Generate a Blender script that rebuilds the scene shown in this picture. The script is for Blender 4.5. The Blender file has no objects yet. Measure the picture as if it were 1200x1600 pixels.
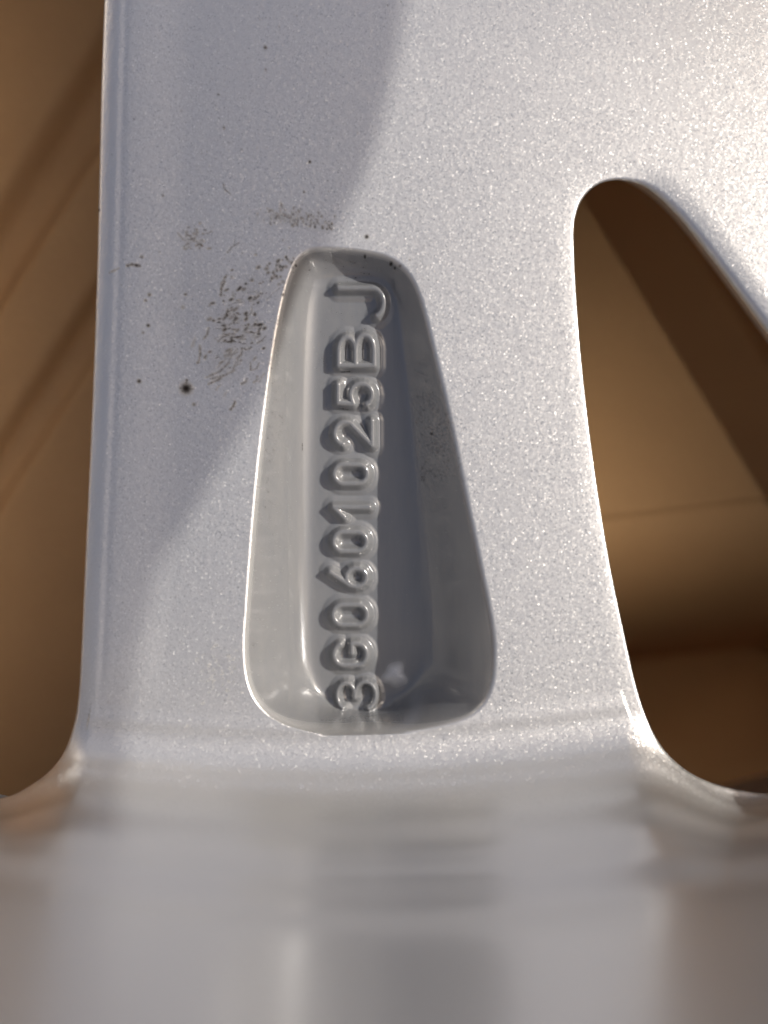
import bpy, math
import numpy as np
rng = np.random.default_rng(7)
S = bpy.context.scene
C = S.collection
MM = 0.001

# ------------------------------------------------------------------ camera
D = 150.0                                   # lens to spoke face, mm
cd = bpy.data.cameras.new('camera')
cam = bpy.data.objects.new('camera', cd); C.objects.link(cam)
cam.location = (0, 0, D*MM)
cd.sensor_fit = 'VERTICAL'; cd.sensor_height = 24.0
cd.lens = 12.0/((800/12.0)/D)
cd.clip_start = 0.005; cd.clip_end = 50
cd.dof.use_dof = True; cd.dof.focus_distance = 0.156; cd.dof.aperture_fstop = 4.9
S.camera = cam

# ------------------------------------------------------------------ light
EL, AZ = 34.0, 20.0                         # AZ measured from +X towards +Y
w = bpy.data.worlds.new('World'); S.world = w; w.use_nodes = True
nt = w.node_tree; nt.nodes.clear()
sky = nt.nodes.new('ShaderNodeTexSky'); sky.sky_type = 'NISHITA'; sky.sun_disc = False
sky.air_density = 0.75; sky.dust_density = 7.5; sky.ozone_density = 0.0
sky.sun_elevation = math.radians(EL); sky.sun_rotation = math.radians(90-AZ)
bg = nt.nodes.new('ShaderNodeBackground'); bg.inputs['Strength'].default_value = 0.11
wo = nt.nodes.new('ShaderNodeOutputWorld')
nt.links.new(sky.outputs[0], bg.inputs[0]); nt.links.new(bg.outputs[0], wo.inputs[0])
sd = bpy.data.lights.new('sun', 'SUN'); sd.energy = 3.3; sd.angle = math.radians(0.33); sd.color = (1.0, 0.965, 0.91)
sun = bpy.data.objects.new('sun', sd); C.objects.link(sun)
sun.rotation_euler = (math.radians(90-EL), 0, math.radians(AZ+90))
sun.location = (0.6, 0.2, 0.6)
S.view_settings.view_transform = 'Standard'; S.view_settings.look = 'None'
S.view_settings.exposure = 0.55; S.view_settings.gamma = 1.0
S.cycles.max_bounces = 10; S.cycles.glossy_bounces = 6; S.cycles.diffuse_bounces = 4
S.cycles.sample_clamp_indirect = 6.0

# ------------------------------------------------------------------ materials
def mat(name):
    m = bpy.data.materials.new(name); m.use_nodes = True
    t = m.node_tree; t.nodes.clear()
    o = t.nodes.new('ShaderNodeOutputMaterial'); b = t.nodes.new('ShaderNodeBsdfPrincipled')
    t.links.new(b.outputs[0], o.inputs[0])
    return m, t, b
def N(t, typ, **kw):
    n = t.nodes.new(typ)
    for k, v in kw.items():
        if k in n.inputs: n.inputs[k].default_value = v
        else: setattr(n, k, v)
    return n
def mth(t, op, a, b=None):
    n = t.nodes.new('ShaderNodeMath'); n.operation = op
    for i, v in enumerate((a, b)):
        if v is None: continue
        if isinstance(v, (int, float)): n.inputs[i].default_value = v
        else: t.links.new(v, n.inputs[i])
    return n.outputs[0]
def mixf(t, fac, a, b):
    n = t.nodes.new('ShaderNodeMix'); n.data_type = 'FLOAT'
    t.links.new(fac, n.inputs[0])
    for i, v in ((2, a), (3, b)):
        if isinstance(v, (int, float)): n.inputs[i].default_value = v
        else: t.links.new(v, n.inputs[i])
    return n.outputs[0]
def mixc(t, fac, a, b):
    n = t.nodes.new('ShaderNodeMix'); n.data_type = 'RGBA'
    if isinstance(fac, (int, float)): n.inputs[0].default_value = fac
    else: t.links.new(fac, n.inputs[0])
    for i, v in ((6, a), (7, b)):
        if isinstance(v, tuple): n.inputs[i].default_value = v
        else: t.links.new(v, n.inputs[i])
    return n.outputs[2]

def silver_paint():
    """Silver lacquer: metallic flakes under clear coat. Attributes: wet (smooth, flake-free film), grime."""
    m, t, b = mat('silver_lacquer')
    tc = N(t, 'ShaderNodeTexCoord'); P = tc.outputs['Object']
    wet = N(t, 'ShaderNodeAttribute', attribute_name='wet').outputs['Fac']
    grime = N(t, 'ShaderNodeAttribute', attribute_name='grime').outputs['Fac']
    # orange peel
    n1 = N(t, 'ShaderNodeTexNoise', Scale=1500.0, Detail=1.5); t.links.new(P, n1.inputs['Vector'])
    bump = N(t, 'ShaderNodeBump', Distance=0.00016); t.links.new(n1.outputs['Fac'], bump.inputs['Height'])
    t.links.new(mixf(t, wet, 0.16, 0.015), bump.inputs['Strength'])
    # flakes
    def flake(scale):
        v = N(t, 'ShaderNodeTexVoronoi', Scale=scale); t.links.new(P, v.inputs['Vector'])
        s = N(t, 'ShaderNodeVectorMath', operation='SUBTRACT'); t.links.new(v.outputs['Color'], s.inputs[0]); s.inputs[1].default_value = (.5, .5, .45)
        return s.outputs[0]
    f1 = flake(6000.0)
    sc = N(t, 'ShaderNodeVectorMath', operation='SCALE'); t.links.new(f1, sc.inputs[0]); vc = N(t, 'ShaderNodeTexVoronoi', Scale=6000.0); t.links.new(P, vc.inputs['Vector'])
    sp = N(t, 'ShaderNodeSeparateColor'); t.links.new(vc.outputs['Color'], sp.inputs[0])
    rare = mth(t, 'POWER', sp.outputs[2], 5.0)
    amt = mth(t, 'ADD', .06, mth(t, 'MULTIPLY', rare, .40))
    t.links.new(mth(t, 'MULTIPLY', amt, mixf(t, wet, 1.0, 0.2)), sc.inputs['Scale'])
    ad = N(t, 'ShaderNodeVectorMath', operation='ADD'); t.links.new(bump.outputs[0], ad.inputs[0]); t.links.new(sc.outputs[0], ad.inputs[1])
    nm = N(t, 'ShaderNodeVectorMath', operation='NORMALIZE'); t.links.new(ad.outputs[0], nm.inputs[0])
    t.links.new(nm.outputs[0], b.inputs['Normal'])
    t.links.new(bump.outputs[0], b.inputs['Coat Normal'])
    # dirt, in and out of the grime mask
    n2 = N(t, 'ShaderNodeTexNoise', Scale=420.0, Detail=4.0, Roughness=0.7); t.links.new(P, n2.inputs['Vector'])
    haze = N(t, 'ShaderNodeTexNoise', Scale=55.0, Detail=3.0); t.links.new(P, haze.inputs['Vector'])
    base = mixc(t, haze.outputs['Fac'], (.62, .612, .60, 1), (.68, .672, .655, 1))
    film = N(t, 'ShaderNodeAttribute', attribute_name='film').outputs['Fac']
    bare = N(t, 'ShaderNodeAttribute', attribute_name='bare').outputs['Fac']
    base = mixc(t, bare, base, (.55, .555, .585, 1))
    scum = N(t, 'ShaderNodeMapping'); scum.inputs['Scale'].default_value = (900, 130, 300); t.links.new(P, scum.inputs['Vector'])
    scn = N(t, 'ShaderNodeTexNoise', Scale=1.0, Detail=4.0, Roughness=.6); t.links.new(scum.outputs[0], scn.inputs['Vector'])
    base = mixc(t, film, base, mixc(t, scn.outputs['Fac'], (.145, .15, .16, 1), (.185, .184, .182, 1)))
    smear = N(t, 'ShaderNodeAttribute', attribute_name='smear').outputs['Fac']
    mp = N(t, 'ShaderNodeMapping'); mp.inputs['Rotation'].default_value = (0, 0, -.85); mp.inputs['Scale'].default_value = (600, 2000, 1200); t.links.new(P, mp.inputs['Vector'])
    ns = N(t, 'ShaderNodeTexNoise', Scale=1.0, Detail=5.0, Roughness=.68); t.links.new(mp.outputs[0], ns.inputs['Vector'])
    th = mth(t, 'SUBTRACT', .84, mth(t, 'MULTIPLY', smear, .325))
    sv = mth(t, 'MULTIPLY', mth(t, 'SUBTRACT', ns.outputs['Fac'], th), 9.0)
    sv = mth(t, 'MAXIMUM', mth(t, 'MINIMUM', sv, .88), 0.0)
    sv = mth(t, 'MULTIPLY', sv, mth(t, 'MINIMUM', mth(t, 'MULTIPLY', smear, 3.0), 1.0))
    gm = mth(t, 'MINIMUM', mth(t, 'MAXIMUM', grime, sv), 1.0)
    base = mixc(t, mth(t, 'MULTIPLY', smear, .22), base, (.30, .285, .27, 1))
    col = mixc(t, gm, base, (.010, .007, .0065, 1))
    t.links.new(col, b.inputs['Base Color'])
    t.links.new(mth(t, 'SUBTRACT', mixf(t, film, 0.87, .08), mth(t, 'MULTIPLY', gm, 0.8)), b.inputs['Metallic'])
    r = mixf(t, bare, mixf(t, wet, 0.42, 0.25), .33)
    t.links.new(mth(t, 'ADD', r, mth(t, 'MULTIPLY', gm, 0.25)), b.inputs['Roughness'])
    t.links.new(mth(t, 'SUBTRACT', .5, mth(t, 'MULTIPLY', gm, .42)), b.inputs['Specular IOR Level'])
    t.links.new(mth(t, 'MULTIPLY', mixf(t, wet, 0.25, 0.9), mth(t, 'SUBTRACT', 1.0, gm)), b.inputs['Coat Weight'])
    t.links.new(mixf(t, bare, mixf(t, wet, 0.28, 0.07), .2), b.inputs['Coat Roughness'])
    return m

def cardboard_mat():
    m, t, b = mat('brown_cardboard')
    tc = N(t, 'ShaderNodeTexCoord'); P = tc.outputs['Object']
    mp = N(t, 'ShaderNodeMapping'); mp.inputs['Scale'].default_value = (1, 6, 1); mp.inputs['Rotation'].default_value = (0, 0, .1)
    t.links.new(P, mp.inputs['Vector'])
    a = N(t, 'ShaderNodeTexNoise', Scale=9.0, Detail=5.0, Roughness=.6); t.links.new(mp.outputs[0], a.inputs['Vector'])
    f = N(t, 'ShaderNodeTexNoise', Scale=900.0, Detail=3.0); t.links.new(P, f.inputs['Vector'])
    c = mixc(t, a.outputs['Fac'], (.48, .275, .115, 1), (.62, .375, .17, 1))
    g = N(t, 'ShaderNodeTexNoise', Scale=70.0, Detail=6.0, Roughness=.7); t.links.new(P, g.inputs['Vector'])
    c = mixc(t, mth(t, 'MULTIPLY', g.outputs['Fac'], .45), c, (.40, .20, .075, 1))
    c = mixc(t, mth(t, 'MULTIPLY', f.outputs['Fac'], .3), c, (.38, .22, .10, 1))
    t.links.new(c, b.inputs['Base Color']); b.inputs['Roughness'].default_value = .85
    bp = N(t, 'ShaderNodeBump', Strength=.25, Distance=.0004); t.links.new(f.outputs['Fac'], bp.inputs['Height'])
    t.links.new(bp.outputs[0], b.inputs['Normal'])
    return m
SILVER = silver_paint(); CARD = cardboard_mat()

# ------------------------------------------------------------------ helpers
def sstep(a, b, x):
    t = np.clip((x-a)/(b-a), 0, 1); return t*t*(3-2*t)
def w_(pts, depth=0.0):
    """photograph pixels on a plane `depth` mm below the spoke face -> mm"""
    p = np.array(pts, float); d = np.asarray(depth, float)
    return np.stack([(p[:, 0]-600)/12*(D+d)/D, (800-p[:, 1])/12*(D+d)/D], 1)
def closed_spline(p, n=8):
    """Catmull-Rom through p, closed"""
    p0, p1, p2, p3 = np.roll(p, 1, 0), p, np.roll(p, -1, 0), np.roll(p, -2, 0)
    out = []
    for k in range(n):
        t = k/n
        out.append(.5*((2*p1)+(-p0+p2)*t+(2*p0-5*p1+4*p2-p3)*t*t+(-p0+3*p1-3*p2+p3)*t**3))
    return np.stack(out, 1).reshape(-1, 2)
def seg_dist(P, A, B, chunk=40000):
    """nearest distance (and nearest point) from points P to segments A-B"""
    d = np.empty(len(P)); q = np.empty((len(P), 2)); AB = B-A; L = np.maximum((AB**2).sum(1), 1e-12)
    for s in range(0, len(P), chunk):
        p = P[s:s+chunk]
        t = np.clip(((p[:, None, 0]-A[:, 0])*AB[:, 0]+(p[:, None, 1]-A[:, 1])*AB[:, 1])/L, 0, 1)
        dx = p[:, None, 0]-A[:, 0]-t*AB[:, 0]; dy = p[:, None, 1]-A[:, 1]-t*AB[:, 1]
        r = dx*dx+dy*dy; i = r.argmin(1); k = np.arange(len(p))
        d[s:s+chunk] = np.sqrt(r[k, i]); q[s:s+chunk] = p-np.stack([dx[k, i], dy[k, i]], 1)
    return d, q
def inside(P, poly):
    x, y = P[:, 0], P[:, 1]; c = np.zeros(len(P), bool)
    A, B = poly, np.roll(poly, -1, 0)
    for (ax, ay), (bx, by) in zip(A, B):
        if ay == by: continue
        m = (ay > y) != (by > y)
        c ^= m & (x < (bx-ax)*(y-ay)/(by-ay)+ax)
    return c
def sdf(P, poly, band=14.0):
    """positive inside the polygon; exact within `band` mm of its box, nearest point too"""
    d = np.full(len(P), -99.0); q = P.copy()
    lo, hi = poly.min(0)-band, poly.max(0)+band
    m = ((P >= lo) & (P <= hi)).all(1)
    dd, qq = seg_dist(P[m], poly, np.roll(poly, -1, 0))
    ins = inside(P[m], poly)
    d[m] = np.where(ins, dd, -dd); q[m] = qq
    return d, q

# ------------------------------------------------------------------ outlines (from the photograph)
AX, AY, RB = 0.0, 190.0, 232.6               # wheel axis and barrel radius
def ywall(x): return AY-np.sqrt(RB**2-np.asarray(x, float)**2)
W3PX = [(1305, 330), (1400, 480), (1500, 640), (1620, 830), (1720, 920), (1840, 890), (1960, 760), (2010, 620), (1950, 430), (1800, 250), (1640, 110), (1500, 60), (1380, 90), (1310, 190)]
WIN_L = closed_spline(w_([(160, -420), (158, -200), (157, 0), (154, 200), (149, 420), (141, 640), (131, 860), (124, 1020), (119, 1090), (110, 1140),
    (92, 1188), (55, 1222), (0, 1243), (-100, 1222), (-250, 1180), (-420, 1105), (-520, 1000), (-560, 800), (-520, 500), (-400, 100), (-250, -250), (-60, -480), (90, -500)]))
WIN_R = closed_spline(w_([(897, 360), (899, 430), (906, 530), (918, 645), (935, 770), (955, 890), (978, 1000), (994, 1070), (1010, 1120),
    (1032, 1165), (1065, 1198), (1110, 1222), (1160, 1236), (1210, 1238), (1300, 1213), (1400, 1172), (1470, 1120), (1500, 1040), (1470, 910),
    (1400, 790), (1300, 650), (1200, 514), (1130, 420), (1075, 349), (1040, 312), (1012, 291), (985, 282), (955, 281), (930, 290), (911, 309), (901, 332)]))
WIN_3 = closed_spline(w_(W3PX))
RIM = closed_spline(w_([(500, 385), (560, 389), (608, 400), (640, 424), (661, 465), (682, 545), (706, 645), (731, 765), (755, 880), (771, 960),
    (777, 1015), (773, 1068), (757, 1103), (722, 1127), (650, 1142), (560, 1149), (500, 1146), (440, 1130), (405, 1104), (386, 1066), (380, 1010),
    (384, 940), (392, 830), (402, 720), (414, 620), (427, 530), (441, 460), (456, 414), (474, 392)]))
def pdepth(y):                               # depth of the recess floor, mm (deeper towards the barrel)
    return 4.5+7.7*np.clip((30-np.asarray(y, float))/55, 0, 1)
_f = np.array([(500, 470), (496, 560), (492, 700), (489, 850), (489, 980), (493, 1055), (510, 1092), (555, 1106), (604, 1102), (634, 1078),
    (651, 1040), (654, 980), (648, 880), (638, 760), (628, 620), (616, 500), (604, 460), (585, 440), (550, 434), (515, 444)], float)
FLOOR = closed_spline(np.array([w_([p], pdepth((800-p[1])/12))[0] for p in _f]), 6)

# ------------------------------------------------------------------ the raised characters 3G0601025BJ
def arc(cx, cy, rx, ry, a0, a1, n=14):
    a = np.radians(np.linspace(a0, a1, n)); return [(cx+rx*math.cos(t), cy+ry*math.sin(t)) for t in a]
ZERO = [[*arc(.5, .70, .40, .28, 0, 180), *arc(.5, .30, .40, .28, 180, 360), (.90, .70)]]
GLYPH = {
 '0': ZERO,
 '1': [[(.62, .02), (.62, .98), (.18, .70)]],
 '2': [[*arc(.5, .70, .38, .27, 165, -30), (.10, .03), (.92, .03)]],
 '3': [[*arc(.48, .755, .38, .225, 160, -85), (.40, .53)], [(.40, .53), *arc(.48, .265, .42, .265, 88, -160)]],
 '5': [[(.84, .97), (.20, .97), (.15, .55), *arc(.48, .32, .40, .30, 110, -150)]],
 '6': [[(.72, .99), (.20, .48), *arc(.5, .29, .38, .27, 150, -210)]],
 'B': [[(.14, .03), (.14, .97)], [(.14, .97), (.48, .97), *arc(.52, .745, .32, .225, 90, -90), (.14, .52)], [(.52, .52), *arc(.54, .275, .36, .245, 90, -90), (.14, .03)]],
 'G': [[*arc(.5, .68, .40, .29, 25, 180), *arc(.5, .32, .40, .29, 180, 360), (.90, .46), (.55, .46)]],
 'J': [[(.88, .99), (.88, .34), *arc(.50, .30, .38, .28, 5, -150)]],
}
#        char, centre y px, width px, left px (top of char), right px (foot)
TEXT = [('3', 1084, 54, 521, 592), ('G', 1022, 48, 516, 580), ('0', 960, 45, 515, 580), ('6', 902, 44, 511, 579), ('0', 846, 43, 516, 579),
        ('1', 797, 41, 516, 583), ('0', 741, 43, 517, 580), ('2', 678, 52, 517, 588), ('5', 617, 49, 522, 588), ('B', 550, 68, 523, 591), ('J', 475, 67, 524, 606)]
CH_STROKES = []
for ch, yc, wd, xl, xr in TEXT:
    A, B = [], []
    for pl in GLYPH[ch]:
        pts = [(xr-5-v*(xr-xl-10), yc+(.5-u)*(wd-6)) for u, v in pl]      # the text reads upwards
        pts = np.array([w_([p], pdepth((800-p[1])/12)-.8)[0] for p in pts])
        A.append(pts[:-1]); B.append(pts[1:])
    CH_STROKES.append((ch, np.concatenate(A), np.concatenate(B)))

# ------------------------------------------------------------------ parametric grid of the wheel's back
def steps(*segs):
    out = [segs[0][0]]
    for a, b, h in segs:
        n = max(1, int(round(abs(b-a)/h))); out += list(np.linspace(a, b, n+1)[1:])
    return np.array(out)
XS = steps((-128, -70, 2.0), (-70, -56, .5), (-56, -40, .22), (-40, -36, .13), (-36, -21, .16), (-21, -13, .14), (-13, 1.5, .09), (1.5, 18, .15), (18, 24, .22), (24, 40, .15), (40, 56, .25), (56, 72, .5), (72, 168, 2.0))
YS = steps((128, 84, 2.0), (84, 70, .4), (70, 46, .24), (46, 38, .15), (38, 30, .13), (30, -22.5, .10))
nx = len(XS)
def yb_of(x):
    yw = ywall(np.clip(x, -200, 200)); base = -28.8+.0018*(x+10)**2
    wgt = np.maximum(sstep(31, 49, x), sstep(-38, -52, x))
    return base*(1-wgt)+(yw+1.2)*wgt
yb = yb_of(XS); yw = ywall(XS); a_ = yb-yw; b_ = 2.5*a_
X = []; Y = []; Z = []; kind = []
y_join = YS[-1]
for y in YS:
    X.append(XS); Y.append(np.minimum(np.full(nx, y), 1e9) if True else 0); Z.append(np.zeros(nx)); kind.append(0)
# where the barrel has already been reached, rows are squeezed between the frame of the grid and the barrel line
top = np.maximum(yb+2.0, y_join)
for j in range(len(YS)):
    lim = yb+2.0*(1-j/len(YS)*.2)
    Y[j] = np.where(Y[j] < top, top, Y[j]) if False else Y[j]
Y = [np.array(r) for r in Y]
over = yb > y_join-.8                              # columns far to the side: remap rows linearly onto [128, yb+1]
for j, y in enumerate(YS):
    s = (128-y)/(128-y_join)
    Y[j][over] = 128+(yb[over]+1.0-128)*s
ylast = Y[-1].copy()
for s in np.linspace(0, 1, 66)[1:]:
    X.append(XS); Y.append(ylast+(yb-ylast)*s); Z.append(np.zeros(nx)); kind.append(0)
for ph in np.linspace(0, math.pi/2*.97, 90)[1:]:
    X.append(XS); Y.append(yb-a_*math.sin(ph)); Z.append(b_*(1-math.cos(ph))); kind.append(1)
zt, yt = Z[-1].copy(), Y[-1].copy()
ZTOP = 66.0
for s in np.concatenate([np.linspace(0, .45, 60)[1:], np.linspace(.45, 1, 14)[1:]]):
    z = zt+(ZTOP-zt)*s
    out = .035*(z-zt)+2.2*sstep(60, 65, z)           # draft and the step to the bead seat
    rr = RB-a_*0+out
    X.append(XS*(1+out/RB)); Y.append(AY-(AY-yt)*(1+out/RB)); Z.append(z); kind.append(1)
X = np.array(X); Y = np.array(Y); Z = np.array(Z); kind = np.array(kind)
nr = len(X)
# turned ridges on the barrel: shallow swellings running round the wheel
KR = np.repeat(kind[:, None], nx, 1)
def ridge(z0, wd, h):
    return h*np.exp(-((Z-z0)/wd)**2)*(KR == 1)
bulge = ridge(3.0, 1.0, .16)+ridge(9.0, 2.0, .24)-ridge(13, 2.5, .2)+ridge(21, 3.0, .30)-ridge(27, 3.5, .2)+ridge(38, 6.0, .06)
Y = Y+bulge
P = np.stack([X.ravel(), Y.ravel()], 1); z = Z.ravel().copy(); flatrow = (KR.ravel() == 0)
low = z < 6.0

# windows
dW = np.full(len(P), -99.0); qW = P.copy(); Rr = np.full(len(P), 2.0); Sw = np.full(len(P), 2.2); Sk = np.full(len(P), .3)
for poly in (WIN_L, WIN_R, WIN_3):
    d = np.full(len(P), -99.0); q = P.copy()
    d[low], q[low] = sdf(P[low], poly)
    m = d > dW; dW[m] = d[m]; qW[m] = q[m]
    if poly is WIN_L: Rr[m], Sw[m], Sk[m] = .45, 2.7, .75
    if poly is WIN_R:
        far_ = sstep(31, 40, P[m, 0]+.5*(P[m, 1]-40))
        Rr[m] = .3+.6*far_; Sw[m] = 2.4+.8*far_+.25*np.sin(P[m, 1]*.21); Sk[m] = .10+.40*far_
    if poly is WIN_3: Rr[m] = 2.0
qq = np.clip((dW+Rr)/Rr, 0, 1)
z -= Rr*(1-np.sqrt(np.maximum(0, 1-qq*qq)))
z -= Sk*np.clip((dW+Sw)/Sw, 0, 1)**2
# soft shoulder beside the left edge, slight crown of the face
ybv = np.tile(yb, nr)
z += (.32*sstep(-12, -3.4, dW)-.05*np.exp(-((dW+3.1)/.5)**2))*(P[:, 0] < -20)*flatrow*sstep(0, 9, P[:, 1]-ybv)
z += .2*np.exp(-((P[:, 1]-ybv-.5)/1.25)**2)*(dW < -2)

z -= .003*np.maximum(P[:, 1]-48, 0)**2*(P[:, 1] < 100)*flatrow-.003*52**2*(P[:, 1] >= 100)*flatrow
# recess and characters
dR = np.full(len(P), -99.0); dR[flatrow], _ = sdf(P[flatrow], RIM, 3.0)
rec = dR > -.0
dF = np.full(len(P), 99.0)
i = np.where(rec)[0]
d, _ = sdf(P[i], FLOOR, 60.0); dF[i] = np.maximum(-d, 0)
t = np.zeros(len(P)); t[i] = dR[i]/(dR[i]+dF[i]+1e-9)
dep = np.zeros(len(P))
xx, yy = P[i, 0], P[i, 1]
tt = t[i]
left_ = 1-(1-tt)**1.75                           # hollow side wall
u_ = np.maximum(tt-.55, 0); right_ = (np.minimum(tt, .55)+u_-u_*u_/.9)/.775      # straight wall easing into the floor
k_ = sstep(-3, 4, xx-.06*yy); prof = left_*(1-k_)+right_*k_
dd = pdepth(yy)*prof
rho = .45+.55*sstep(-4, 8, xx)
dd = np.sqrt(dd*dd+rho*rho)-rho
dep[i] = dd
# runs of thick lacquer on the side wall
run = .10*np.exp(-((xx+13.2+.5*np.sin(yy*.55)+.25*np.sin(yy*1.7))/.55)**2)*sstep(2, -4, yy)*sstep(-23, -18, yy)
dep[i] -= run
dg = dep.reshape(nr, nx).copy(); nflat = int((kind == 0).sum())
for _ in range(70):                              # cast corners are soft: relax the hollow away from its rim
    c = dg[1:nflat-1, 1:-1]
    dg[1:nflat-1, 1:-1] = .2*(c+dg[:nflat-2, 1:-1]+dg[2:nflat, 1:-1]+dg[1:nflat-1, :-2]+dg[1:nflat-1, 2:])
wb = sstep(.7, 2.6, dR); dep = dep*(1-wb)+dg.ravel()*wb
ch_id = np.full(len(P), -1)
emb = np.zeros(len(P))
near = i[(P[i, 0] > -13) & (P[i, 0] < 5)]
best = np.full(len(P), 99.0)
for k, (ch, A, B) in enumerate(CH_STROKES):
    lo, hi = np.minimum(A, B).min(0)-3.0, np.maximum(A, B).max(0)+3.0
    m = near[((P[near] >= lo) & (P[near] <= hi)).all(1)]
    d, _ = seg_dist(P[m], A, B)
    if ch == '3': d = d*1.22
    u = d < best[m]; best[m[u]] = d[u]; ch_id[m[u & (d < 1.05)]] = k
halo = .24*(1-sstep(1.0, 1.8, best)); core = 1.08*(1-sstep(.10, 1.08, best))
emb = (halo+core)
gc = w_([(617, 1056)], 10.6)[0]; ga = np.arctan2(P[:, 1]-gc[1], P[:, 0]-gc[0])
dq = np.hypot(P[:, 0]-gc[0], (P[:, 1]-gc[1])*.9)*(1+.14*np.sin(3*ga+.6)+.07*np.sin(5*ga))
glint_mask = np.exp(-(dq/1.4)**4)  # painted glint: paler flaky patch in place of a sun highlight
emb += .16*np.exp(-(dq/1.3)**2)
z -= dep; z += emb*(dep > 1.0)
z0 = z.copy()

# snap the grid to the window outlines, drop faces inside
inwin = dW > 0
idx = np.arange(nr*nx).reshape(nr, nx)
F = np.stack([idx[:-1, :-1], idx[1:, :-1], idx[1:, 1:], idx[:-1, 1:]], -1).reshape(-1, 4)
keep = ~(inwin[F].all(1))
F = F[keep]
used = np.zeros(len(P), bool); used[F.ravel()] = True
sn = used & inwin
P[sn] = qW[sn]
z[sn] = z0[sn]
V = np.column_stack([P, z])
# walls of the windows: boundary edges whose ends lie on an outline
E = np.concatenate([F[:, [0, 1]], F[:, [1, 2]], F[:, [2, 3]], F[:, [3, 0]]])
key = np.sort(E, 1); kk = key[:, 0].astype(np.int64)*len(P)+key[:, 1]
uq, inv, cnt = np.unique(kk, return_inverse=True, return_counts=True)
be = E[(cnt[inv] == 1) & sn[E].all(1)]
bv = np.unique(be)
cen = {}
def undercut(p):                             # towards the metal, so that the spokes are narrower at their face
    n = np.zeros_like(p)
    for poly, amt in ((WIN_L, 1.0), (WIN_R, 1.0), (WIN_3, .15)):
        A, B = poly, np.roll(poly, -1, 0)
        d, _ = seg_dist(p, A, B); m = d < .05
        area = .5*(A[:, 0]*B[:, 1]-B[:, 0]*A[:, 1]).sum()
        mid = (A+B)/2; tng = B-A; nn = np.stack([tng[:, 1], -tng[:, 0]], 1)*(1 if area > 0 else -1)
        nn /= np.linalg.norm(nn, axis=1)[:, None]+1e-9
        for s in np.where(m)[0]:
            n[s] = nn[((mid-p[s])**2).sum(1).argmin()]*amt
    return n
nb = undercut(P[bv])
mapv = {int(v): k for k, v in enumerate(bv)}
wallV = []; wallF = []
LEV = [(-1.0, .3), (-6, 2.0), (-14, 4.6), (-24, 8.0), (-33, 11.5)]
nW = len(bv)
for zl, u in LEV:
    wallV.append(np.column_stack([P[bv]+nb*u, z[bv]+zl]))
base0 = len(V)
loc = np.array([mapv[int(v)] for v in be.ravel()]).reshape(-1, 2)
prev = be.copy()
for l in range(len(LEV)):
    cur = base0+l*nW+loc
    wallF.append(np.stack([prev[:, 1], prev[:, 0], cur[:, 0], cur[:, 1]], 1)); prev = cur
V = np.concatenate([V]+wallV); Fw = np.concatenate(wallF)

# vertex normals of the whole skin, so that its parts meet without a seam
def normals(V, F):
    n = np.cross(V[F[:, 2]]-V[F[:, 0]], V[F[:, 3]]-V[F[:, 1]])
    out = np.zeros_like(V)
    for c in range(4): np.add.at(out, F[:, c], n)
    l = np.linalg.norm(out, axis=1); l[l == 0] = 1
    return out/l[:, None]
Fall = np.concatenate([F, Fw]); VN = normals(V, Fall)

# ------------------------------------------------------------------ grime on the lacquer (soot, fingerprints, specks)
G = np.zeros(len(V))
def px(x, y): return np.array([(x-600)/12, (800-y)/12])
def splat(x, y, r, a=1.0, ex=1.0, ang=0.0):
    c = px(x, y); r = r/12
    m = np.where((np.abs(V[:, 0]-c[0]) < 3*r*ex) & (np.abs(V[:, 1]-c[1]) < 3*r*ex) & (V[:, 2] < 3))[0]
    if not len(m): return
    dx, dy = V[m, 0]-c[0], V[m, 1]-c[1]
    ca, sa = math.cos(ang), math.sin(ang)
    u, v = (dx*ca+dy*sa)/ex, -dx*sa+dy*ca
    G[m] = np.maximum(G[m], min(1.0, a*1.25)*np.exp(-((u*u+v*v)/(r*r))**1.6))
def stroke(pts, r, a):
    pts = np.array(pts, float)
    for (x0, y0), (x1, y1) in zip(pts[:-1], pts[1:]):
        n = max(2, int(math.hypot(x1-x0, y1-y0)/max(r*.8, 1)))
        for k in range(n+1): splat(x0+(x1-x0)*k/n, y0+(y1-y0)*k/n, r*rng.uniform(.7, 1.15), a*rng.uniform(.55, 1))
def cloud(n, cx, cy, sx, sy, rot, r0, r1, a0, a1, ex=1.0, ang=0.0, dang=.4):
    for _ in range(n):
        u, v = rng.normal(0, 1), rng.normal(0, 1)
        c, s = math.cos(rot), math.sin(rot)
        splat(cx+u*sx*c-v*sy*s, cy+u*sx*s+v*sy*c, rng.uniform(r0, r1)*.85, rng.uniform(a0, a1), rng.uniform(1, ex), ang+rng.normal(0, dang))
# the big spatter
splat(291, 607, 10, 1.0)
for k in range(8):
    a = k*.8+rng.uniform(-.3, .3); l = rng.uniform(6, 11); stroke([(291+4*math.cos(a), 607+4*math.sin(a)), (291+l*math.cos(a), 607+l*math.sin(a))], 1.6, .9)
stroke([(291, 600), (292, 594)], 2.2, .9); splat(303, 632, 3.2, .6); splat(218, 596, 3.6, .9)
# smear to the left of the recess
cloud(34, 378, 470, 26, 34, .3, 1.6, 3.6, .25, .8, 2.2, .5)
cloud(30, 355, 530, 30, 42, .2, 1.6, 3.4, .2, .75, 3.2, .9)
cloud(30, 385, 505, 22, 26, .3, 1.6, 3.8, .3, .95, 2.4, .7)

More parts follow.
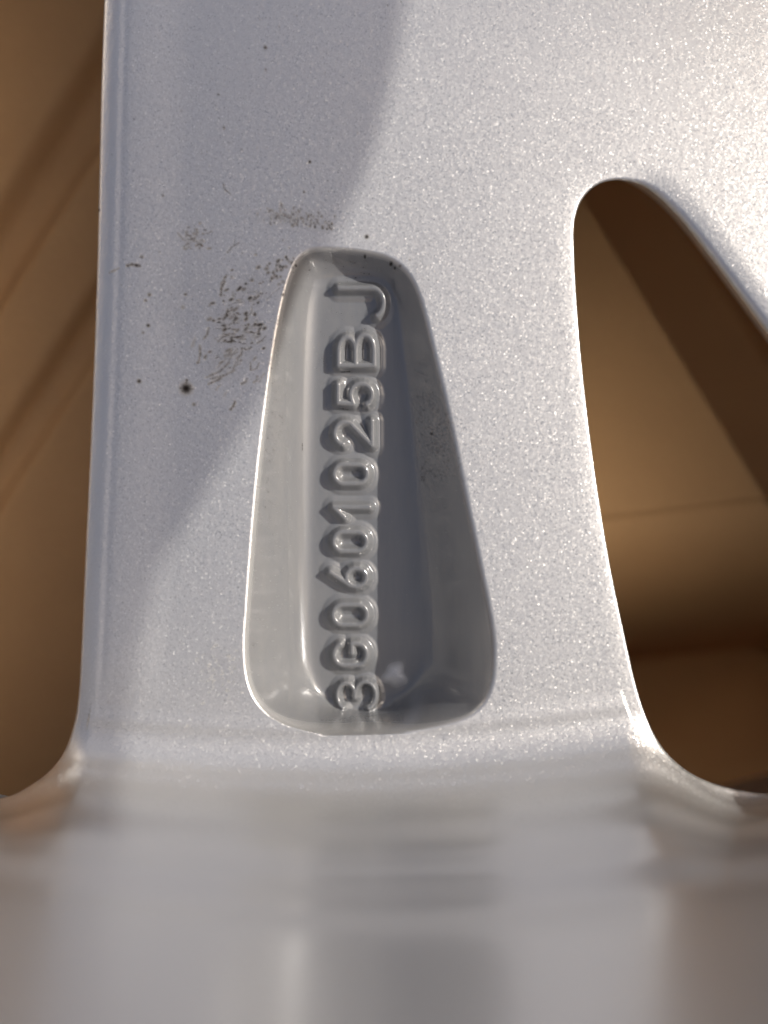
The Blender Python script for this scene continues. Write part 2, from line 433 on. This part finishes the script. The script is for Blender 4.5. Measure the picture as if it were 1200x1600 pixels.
cloud(34, 437, 425, 10, 13, .9, 1.4, 3.2, .4, .9, 1.6, .8)
for x0, y0, x1, y1, b in ((322, 590, 358, 566, 4), (330, 592, 366, 578, 3), (326, 600, 350, 586, 2), (350, 556, 362, 548, 2), (346, 460, 354, 430, -4), (345, 462, 351, 440, -2),
                          (370, 560, 378, 545, 3), (396, 598, 402, 588, 2), (377, 600, 386, 592, 2), (360, 640, 367, 628, 1), (390, 470, 404, 462, 2), (349, 500, 356, 483, 2), (310, 566, 312, 540, 2), (318, 530, 326, 512, 2)):
    stroke([(x0, y0), ((x0+x1)/2+b, (y0+y1)/2+b*.5), (x1, y1)], 2.0, rng.uniform(.55, .9))
# fingerprint arcs above
cloud(95, 455, 341, 26, 7, .08, 1.5, 2.8, .15, .6, 2.0, 1.6)
cloud(20, 500, 352, 14, 5, .2, 1.5, 3.0, .3, .75, 1.4, 1.6)
cloud(45, 306, 372, 13, 8, -.1, 1.5, 3.0, .2, .65, 2.0, .2)
stroke([(306, 384), (312, 381), (316, 384)], 2.2, .9); stroke([(278, 364), (286, 374)], 1.6, .5)
stroke([(200, 416), (207, 414), (212, 415), (219, 416)], 2.6, .85); stroke([(172, 427), (180, 423), (186, 420)], 1.8, .6)
stroke([(349, 287), (351, 296), (360, 303)], 1.3, .6)
for _ in range(26):
    x, y, a = rng.normal(368, 26), rng.normal(525, 46), rng.normal(.75, .3); l = rng.uniform(8, 26); b = rng.uniform(-5, 5)
    dx, dy = l*math.cos(a), -l*math.sin(a)
    stroke([(x, y), (x+dx*.5+b*.5, y+dy*.5+b*.5), (x+dx, y+dy)], rng.uniform(.9, 1.5), rng.uniform(.3, .8))
for x, y, r, a in ((573, 370, 4, 1), (570, 398, 2.4, .9), (611, 410, 3.2, .95), (617, 416, 2.2, .8), (625, 415, 2, .7), (484, 253, 2.6, .9), (475, 300, 2, .7), (350, 200, 2, .8), (414, 72, 3, .9), (415, 108, 1.8, .7),
                   (255, 306, 2.2, .6), (341, 147, 2, .6), (232, 509, 3, .9), (234, 461, 3, .7), (228, 470, 2.6, .6), (290, 460, 2.6, .7), (286, 480, 3.6, .4), (224, 520, 2.5, .5), (222, 402, 3, .6), (153, 327, 2.5, .9),
                   (560, 1313, 5, .55), (953, 1213, 3, .7), (976, 1212, 2.2, .5), (417, 1233, 3.2, .45), (676, 675, 2.5, .7)):
    splat(x, y, r, a)
# recess: pepper of soot
cloud(190, 688, 690, 14, 44, -.18, 1.0, 2.0, .12, .42, 1.5, .3)
cloud(18, 668, 740, 6, 10, -.1, 1.0, 1.8, .25, .55, 2.5, .9)
cloud(120, 430, 620, 9, 95, .11, 1.0, 1.9, .15, .5, 1.3)
cloud(100, 425, 860, 14, 110, .05, 1.0, 1.8, .12, .4, 1.3)
cloud(45, 520, 410, 50, 12, .1, 1.0, 1.9, .2, .7, 1.3)
cloud(60, 525, 540, 30, 45, .1, 1.0, 1.8, .15, .55, 1.4)
cloud(60, 345, 1050, 20, 26, .5, 1.5, 3.2, .08, .32, 1.8, .8)
cloud(160, 400, 250, 160, 210, 0, .9, 1.7, .1, .5)
cloud(70, 500, 900, 150, 150, 0, .9, 1.6, .1, .45)
stroke([(467, 688), (467, 700)], 1.0, .8); stroke([(530, 574), (545, 573)], 1.3, .8); stroke([(530, 632), (542, 634)], 1.4, .6)

SM = np.zeros(len(V))
for cx, cy, rx, ry, a in ((395, 455, 34, 36, .9), (362, 515, 40, 60, 1.0), (385, 520, 30, 45, 1.0), (350, 565, 34, 34, .9), (305, 372, 30, 16, .55), (455, 340, 62, 15, .7), (505, 352, 24, 12, .6), (345, 1050, 40, 46, .45), (690, 690, 24, 62, .5), (430, 640, 16, 130, .4), (400, 900, 14, 130, .35), (520, 408, 90, 18, .45), (650, 450, 20, 60, .4), (300, 470, 60, 60, .35), (420, 1235, 60, 22, .4), (1070, 1215, 60, 20, .5)):
    c = px(cx, cy); q = ((V[:, 0]-c[0])*12/rx)**2+((V[:, 1]-c[1])*12/ry)**2
    SM = np.maximum(SM, a*np.exp(-q**1.5)*(V[:, 2] > -14))
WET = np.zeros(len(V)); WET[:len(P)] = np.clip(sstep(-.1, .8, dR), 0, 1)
bar = np.zeros(len(V)); bar[:len(P)] = (KR.ravel() == 1)*sstep(1, 15, z)*.95
WET[:len(P)] *= 1-glint_mask
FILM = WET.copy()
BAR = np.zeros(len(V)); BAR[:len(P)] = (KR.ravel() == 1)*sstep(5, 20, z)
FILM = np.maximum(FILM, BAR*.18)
WET = np.maximum(WET, bar)

# ------------------------------------------------------------------ parts
root = bpy.data.objects.new('alloy_wheel', None); C.objects.link(root)
root.location = (0, 0, 0)
root['label'] = 'silver alloy wheel lying face down, spoke with raised part number in a recess'
root['category'] = 'wheel'
def skin(name, faces, parent, m=SILVER, V=V, VN=VN, attrs=True):
    used, invx = np.unique(faces.ravel(), return_inverse=True)
    me = bpy.data.meshes.new(name)
    nv, nf = len(used), len(faces)
    me.vertices.add(nv); me.vertices.foreach_set('co', (V[used]*MM).ravel())
    me.loops.add(nf*4); me.loops.foreach_set('vertex_index', invx.astype(np.int32).ravel())
    me.polygons.add(nf); me.polygons.foreach_set('loop_start', np.arange(0, nf*4, 4, dtype=np.int32))
    me.update(calc_edges=True)
    me.validate()
    me.polygons.foreach_set('use_smooth', np.ones(len(me.polygons), bool))
    if attrs:
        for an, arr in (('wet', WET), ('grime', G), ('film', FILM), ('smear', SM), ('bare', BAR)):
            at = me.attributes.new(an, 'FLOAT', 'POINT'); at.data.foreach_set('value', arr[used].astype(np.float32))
    if VN is not None and len(me.vertices) == nv:
        me.normals_split_custom_set_from_vertices((VN[used]).tolist())
    me.materials.append(m)
    o = bpy.data.objects.new(name, me); C.objects.link(o); o.parent = parent
    return o
rowkind = KR.ravel()
fb = (rowkind[F] == 1).any(1)
fr = (~fb) & (dR[F] > .02).all(1)
fs = ~(fb | fr)
spoke = skin('spoke', np.concatenate([F[fs], Fw]), root)
skin('barrel', F[fb], root)
fc = np.where(fr, np.where((ch_id[F] == ch_id[F][:, :1]).all(1), ch_id[F[:, 0]], -1), -1)
recess = skin('number_recess', F[fr & (fc < 0)], root)
for k, (ch, A, B) in enumerate(CH_STROKES):
    o = skin('raised_digit' if ch.isdigit() else 'raised_letter', F[fc == k], recess)

# the rest of the wheel, out of the picture: the ring of the barrel, the hub and the other spokes
def revolve(name, prof, a0, a1, n, parent, m=SILVER):
    ang = np.linspace(a0, a1, n); k = len(prof)
    Vv = np.array([(AX+r*math.cos(a), AY+r*math.sin(a), zz) for a in ang for r, zz in prof])
    Ff = np.array([(i*k+j, (i+1)*k+j, (i+1)*k+j+1, i*k+j+1) for i in range(n-1) for j in range(k-1)])
    return skin(name, Ff, parent, m, Vv, None, False)
aL, aR = math.atan2(ywall(-127.0)-AY, -127.0), math.atan2(ywall(167.0)-AY, 167.0)
inner = [(RB+.2, -3), (RB+.6, 20), (RB+1.8, 50), (RB+2.1, 60), (RB+4.4, ZTOP)]
revolve('barrel_wall', inner, aR, aL+2*math.pi, 160, root)
revolve('rim_flange', [(RB+4.1, ZTOP-.5), (RB+5.2, ZTOP+.6), (RB+9, ZTOP+1.0), (RB+12, ZTOP-.5), (RB+12.5, ZTOP-5), (RB+10, ZTOP-8), (RB+6, 46), (RB+5, -1), (RB+17, -14), (RB+20, -26), (RB+20, -68), (RB+18.5, -71), (RB+17.5, -66), (RB+17, -40), (RB+12.5, -20), (RB+4, -5), (RB+.4, -2.5)], -math.pi, math.pi, 220, root)
revolve('hub', [(30, -30), (30, 2), (38, 3), (66, 3), (74, .5), (78, -14), (76, -38), (30, -38)], -math.pi, math.pi, 120, root)
def bar_spoke(a, w0, w1, r0, r1):
    u = np.array([math.cos(a), math.sin(a)]); n = np.array([-u[1], u[0]]); o = np.array([AX, AY])
    prof = [(-1, -36), (-1.02, -2.5), (-.94, -.5), (-.8, -.1), (.8, -.1), (.94, -.5), (1.02, -2.5), (1, -36)]
    rs = np.linspace(r0, r1, 10); Vv = []
    for r in rs:
        wd = w0+(w1-w0)*(r-r0)/(r1-r0)+10*max(0, (r-r1+22)/22)**2
        Vv += [(*(o+u*r+n*wd*s), zz) for s, zz in prof]
    k = len(prof); Ff = np.array([(i*k+j, (i+1)*k+j, (i+1)*k+(j+1) % k, i*k+(j+1) % k) for i in range(9) for j in range(k)])
    return skin('spoke', Ff[:, ::-1], root, SILVER, np.array(Vv), None, False)
for deg in (18, 54, 90, 126, 162):
    bar_spoke(math.radians(deg), 17, 21, 70, RB+.5)

# ------------------------------------------------------------------ the open carton the wheel lies in
ZC = -41.5                                   # top of the carton's bottom
def plate(name, poly, z0, z1, parent):
    """polygon (x, y) between two heights"""
    n = len(poly); me = bpy.data.meshes.new(name)
    v = [(x*MM, y*MM, z0*MM) for x, y in poly]+[(x*MM, y*MM, z1*MM) for x, y in poly]
    f = [tuple(range(n))[::-1], tuple(range(n, 2*n))]+[(k, (k+1) % n, n+(k+1) % n, n+k) for k in range(n)]
    me.from_pydata(v, [], f); me.materials.append(CARD)
    o = bpy.data.objects.new(name, me); C.objects.link(o); o.parent = parent; return o
def sheet(name, pts, thick, parent):
    """flat polygon in space, given a thickness along its normal"""
    p = np.array(pts, float); nrm = np.cross(p[1]-p[0], p[2]-p[0]); nrm /= np.linalg.norm(nrm)
    n = len(p); me = bpy.data.meshes.new(name)
    v = np.concatenate([p, p+nrm*thick])*MM
    f = [tuple(range(n))[::-1], tuple(range(n, 2*n))]+[(k, (k+1) % n, n+(k+1) % n, n+k) for k in range(n)]
    me.from_pydata(v.tolist(), [], f); me.materials.append(CARD)
    o = bpy.data.objects.new(name, me); C.objects.link(o); o.parent = parent; return o
carton = bpy.data.objects.new('cardboard_carton', None); C.objects.link(carton)
carton.location = (0, 0, 0)
carton['label'] = 'open brown cardboard carton under the wheel, seen through the openings between its spokes'
carton['category'] = 'carton'
X0, X1, Y0, Y1, ZW = -254.0, 254.0, -63.0, 444.0, 96.0
def cpx(x, y, zc=ZC): return ((x-600)/12*(D-zc)/D, (800-y)/12*(D-zc)/D)
def bottom():
    xs = np.concatenate([np.arange(X0, -80, 6), np.arange(-80, 90, .6), np.arange(90, X1+1, 6)]); ys = np.concatenate([np.arange(Y0, 100, .6), np.arange(100, Y1+1, 8)])
    gx, gy = np.meshgrid(xs, ys); zc = np.full(gx.shape, ZC)
    def crease(p, q, wd, h):                     # pressed fold line between two photograph points
        (ax, ay), (bx, by) = cpx(*p), cpx(*q)
        L = math.hypot(bx-ax, by-ay); nxx, nyy = (by-ay)/L, -(bx-ax)/L
        d = (gx-ax)*nxx+(gy-ay)*nyy
        m = 1-sstep(-40, -30, gx)
        return -h*np.exp(-(d/wd)**4)*m
    zc += crease((150, 150), (0, 390), 4.2, 4.8)+crease((145, 505), (0, 735), 3.0, 3.2)
    (ax, ay), (bx, by) = cpx(905, 300), cpx(1200, 776)      # made-up pit beyond this line, sunk so that the band looks dark
    L = math.hypot(bx-ax, by-ay); d = ((gx-ax)*(ay-by)+(gy-ay)*(bx-ax))/L
    zc -= 55*sstep(0, 1.2, d)*(gx > 15)*(1-sstep(30, 40, d))
    yf = cpx(0, 800)[1]+.12*(gx-40)
    zc -= (np.minimum(.055*np.clip(yf-gy, 0, 40)**2, 72)+1.0*sstep(0, 1.0, yf-gy))*(gx > 15)*(d < .1)  # bottom sunk here too, shaped to go darker towards the barrel
    zc += .5*np.sin(gx*.03+gy*.02)+.4*np.sin(gy*.06-gx*.02)
    Vv = np.column_stack([gx.ravel(), gy.ravel(), zc.ravel()])
    n, mcol = gx.shape; ix = np.arange(n*mcol).reshape(n, mcol)
    Ff = np.stack([ix[:-1, :-1], ix[:-1, 1:], ix[1:, 1:], ix[1:, :-1]], -1).reshape(-1, 4)
    return skin('bottom', Ff, carton, CARD, Vv, None, False)
bottom()
T = 4.0
plate('wall', [(X0-T, Y0-T), (X0, Y0-T), (X0, Y1+T), (X0-T, Y1+T)], -124, ZW, carton)
plate('wall', [(X1, Y0-T), (X1+T, Y0-T), (X1+T, Y1+T), (X1, Y1+T)], -124, ZW, carton)
plate('wall', [(X0, Y0-T), (X1, Y0-T), (X1, Y0), (X0, Y0)], -124, ZW, carton)
plate('wall', [(X0, Y1), (X1, Y1), (X1, Y1+T), (X0, Y1+T)], -124, ZW, carton)
# flaps folded outwards
sheet('flap', [(X0-T, Y0, ZW), (X0-T, Y1, ZW), (X0-150, Y1-8, ZW-70), (X0-150, Y0+8, ZW-70)], T, carton)
sheet('flap', [(X1+T, Y1, ZW), (X1+T, Y0, ZW), (X1+150, Y0+8, ZW-70), (X1+150, Y1-8, ZW-70)], T, carton)
sheet('flap', [(X1, Y0-T, ZW), (X0, Y0-T, ZW), (X0+8, Y0-150, ZW-70), (X1-8, Y0-150, ZW-70)], T, carton)
# unseen flap added as sun blocker, its edge shaped to shade the spoke's left
te, ca, sa, SL = math.tan(math.radians(EL)), math.cos(math.radians(AZ)), math.sin(math.radians(AZ)), .47
edge = []
for p in ((180, 1190), (200, 1110), (218, 1000), (245, 890), (320, 770), (400, 640), (470, 500), (530, 360), (575, 260), (602, 170), (625, 60), (632, 0), (640, -120)):
    x, y = px(*p); z_ = -.003*max(y-48, 0)**2; t_ = (ZW+(Y1-y)*SL-z_)/(te+sa*SL); edge.append((x+ca*t_, y+sa*t_, z_+te*t_))
print('flap edge', [tuple(round(c) for c in e) for e in edge])
f0 = edge[0]
pl = lambda x, y: (x, y, ZW+(Y1-y)*SL)
sheet('flap', [pl(X1-4, Y1)]+[pl(110, Y1), pl(118, 250), pl(150, f0[1]-6), pl(f0[0]-8, f0[1]-10)]+edge, T, carton)
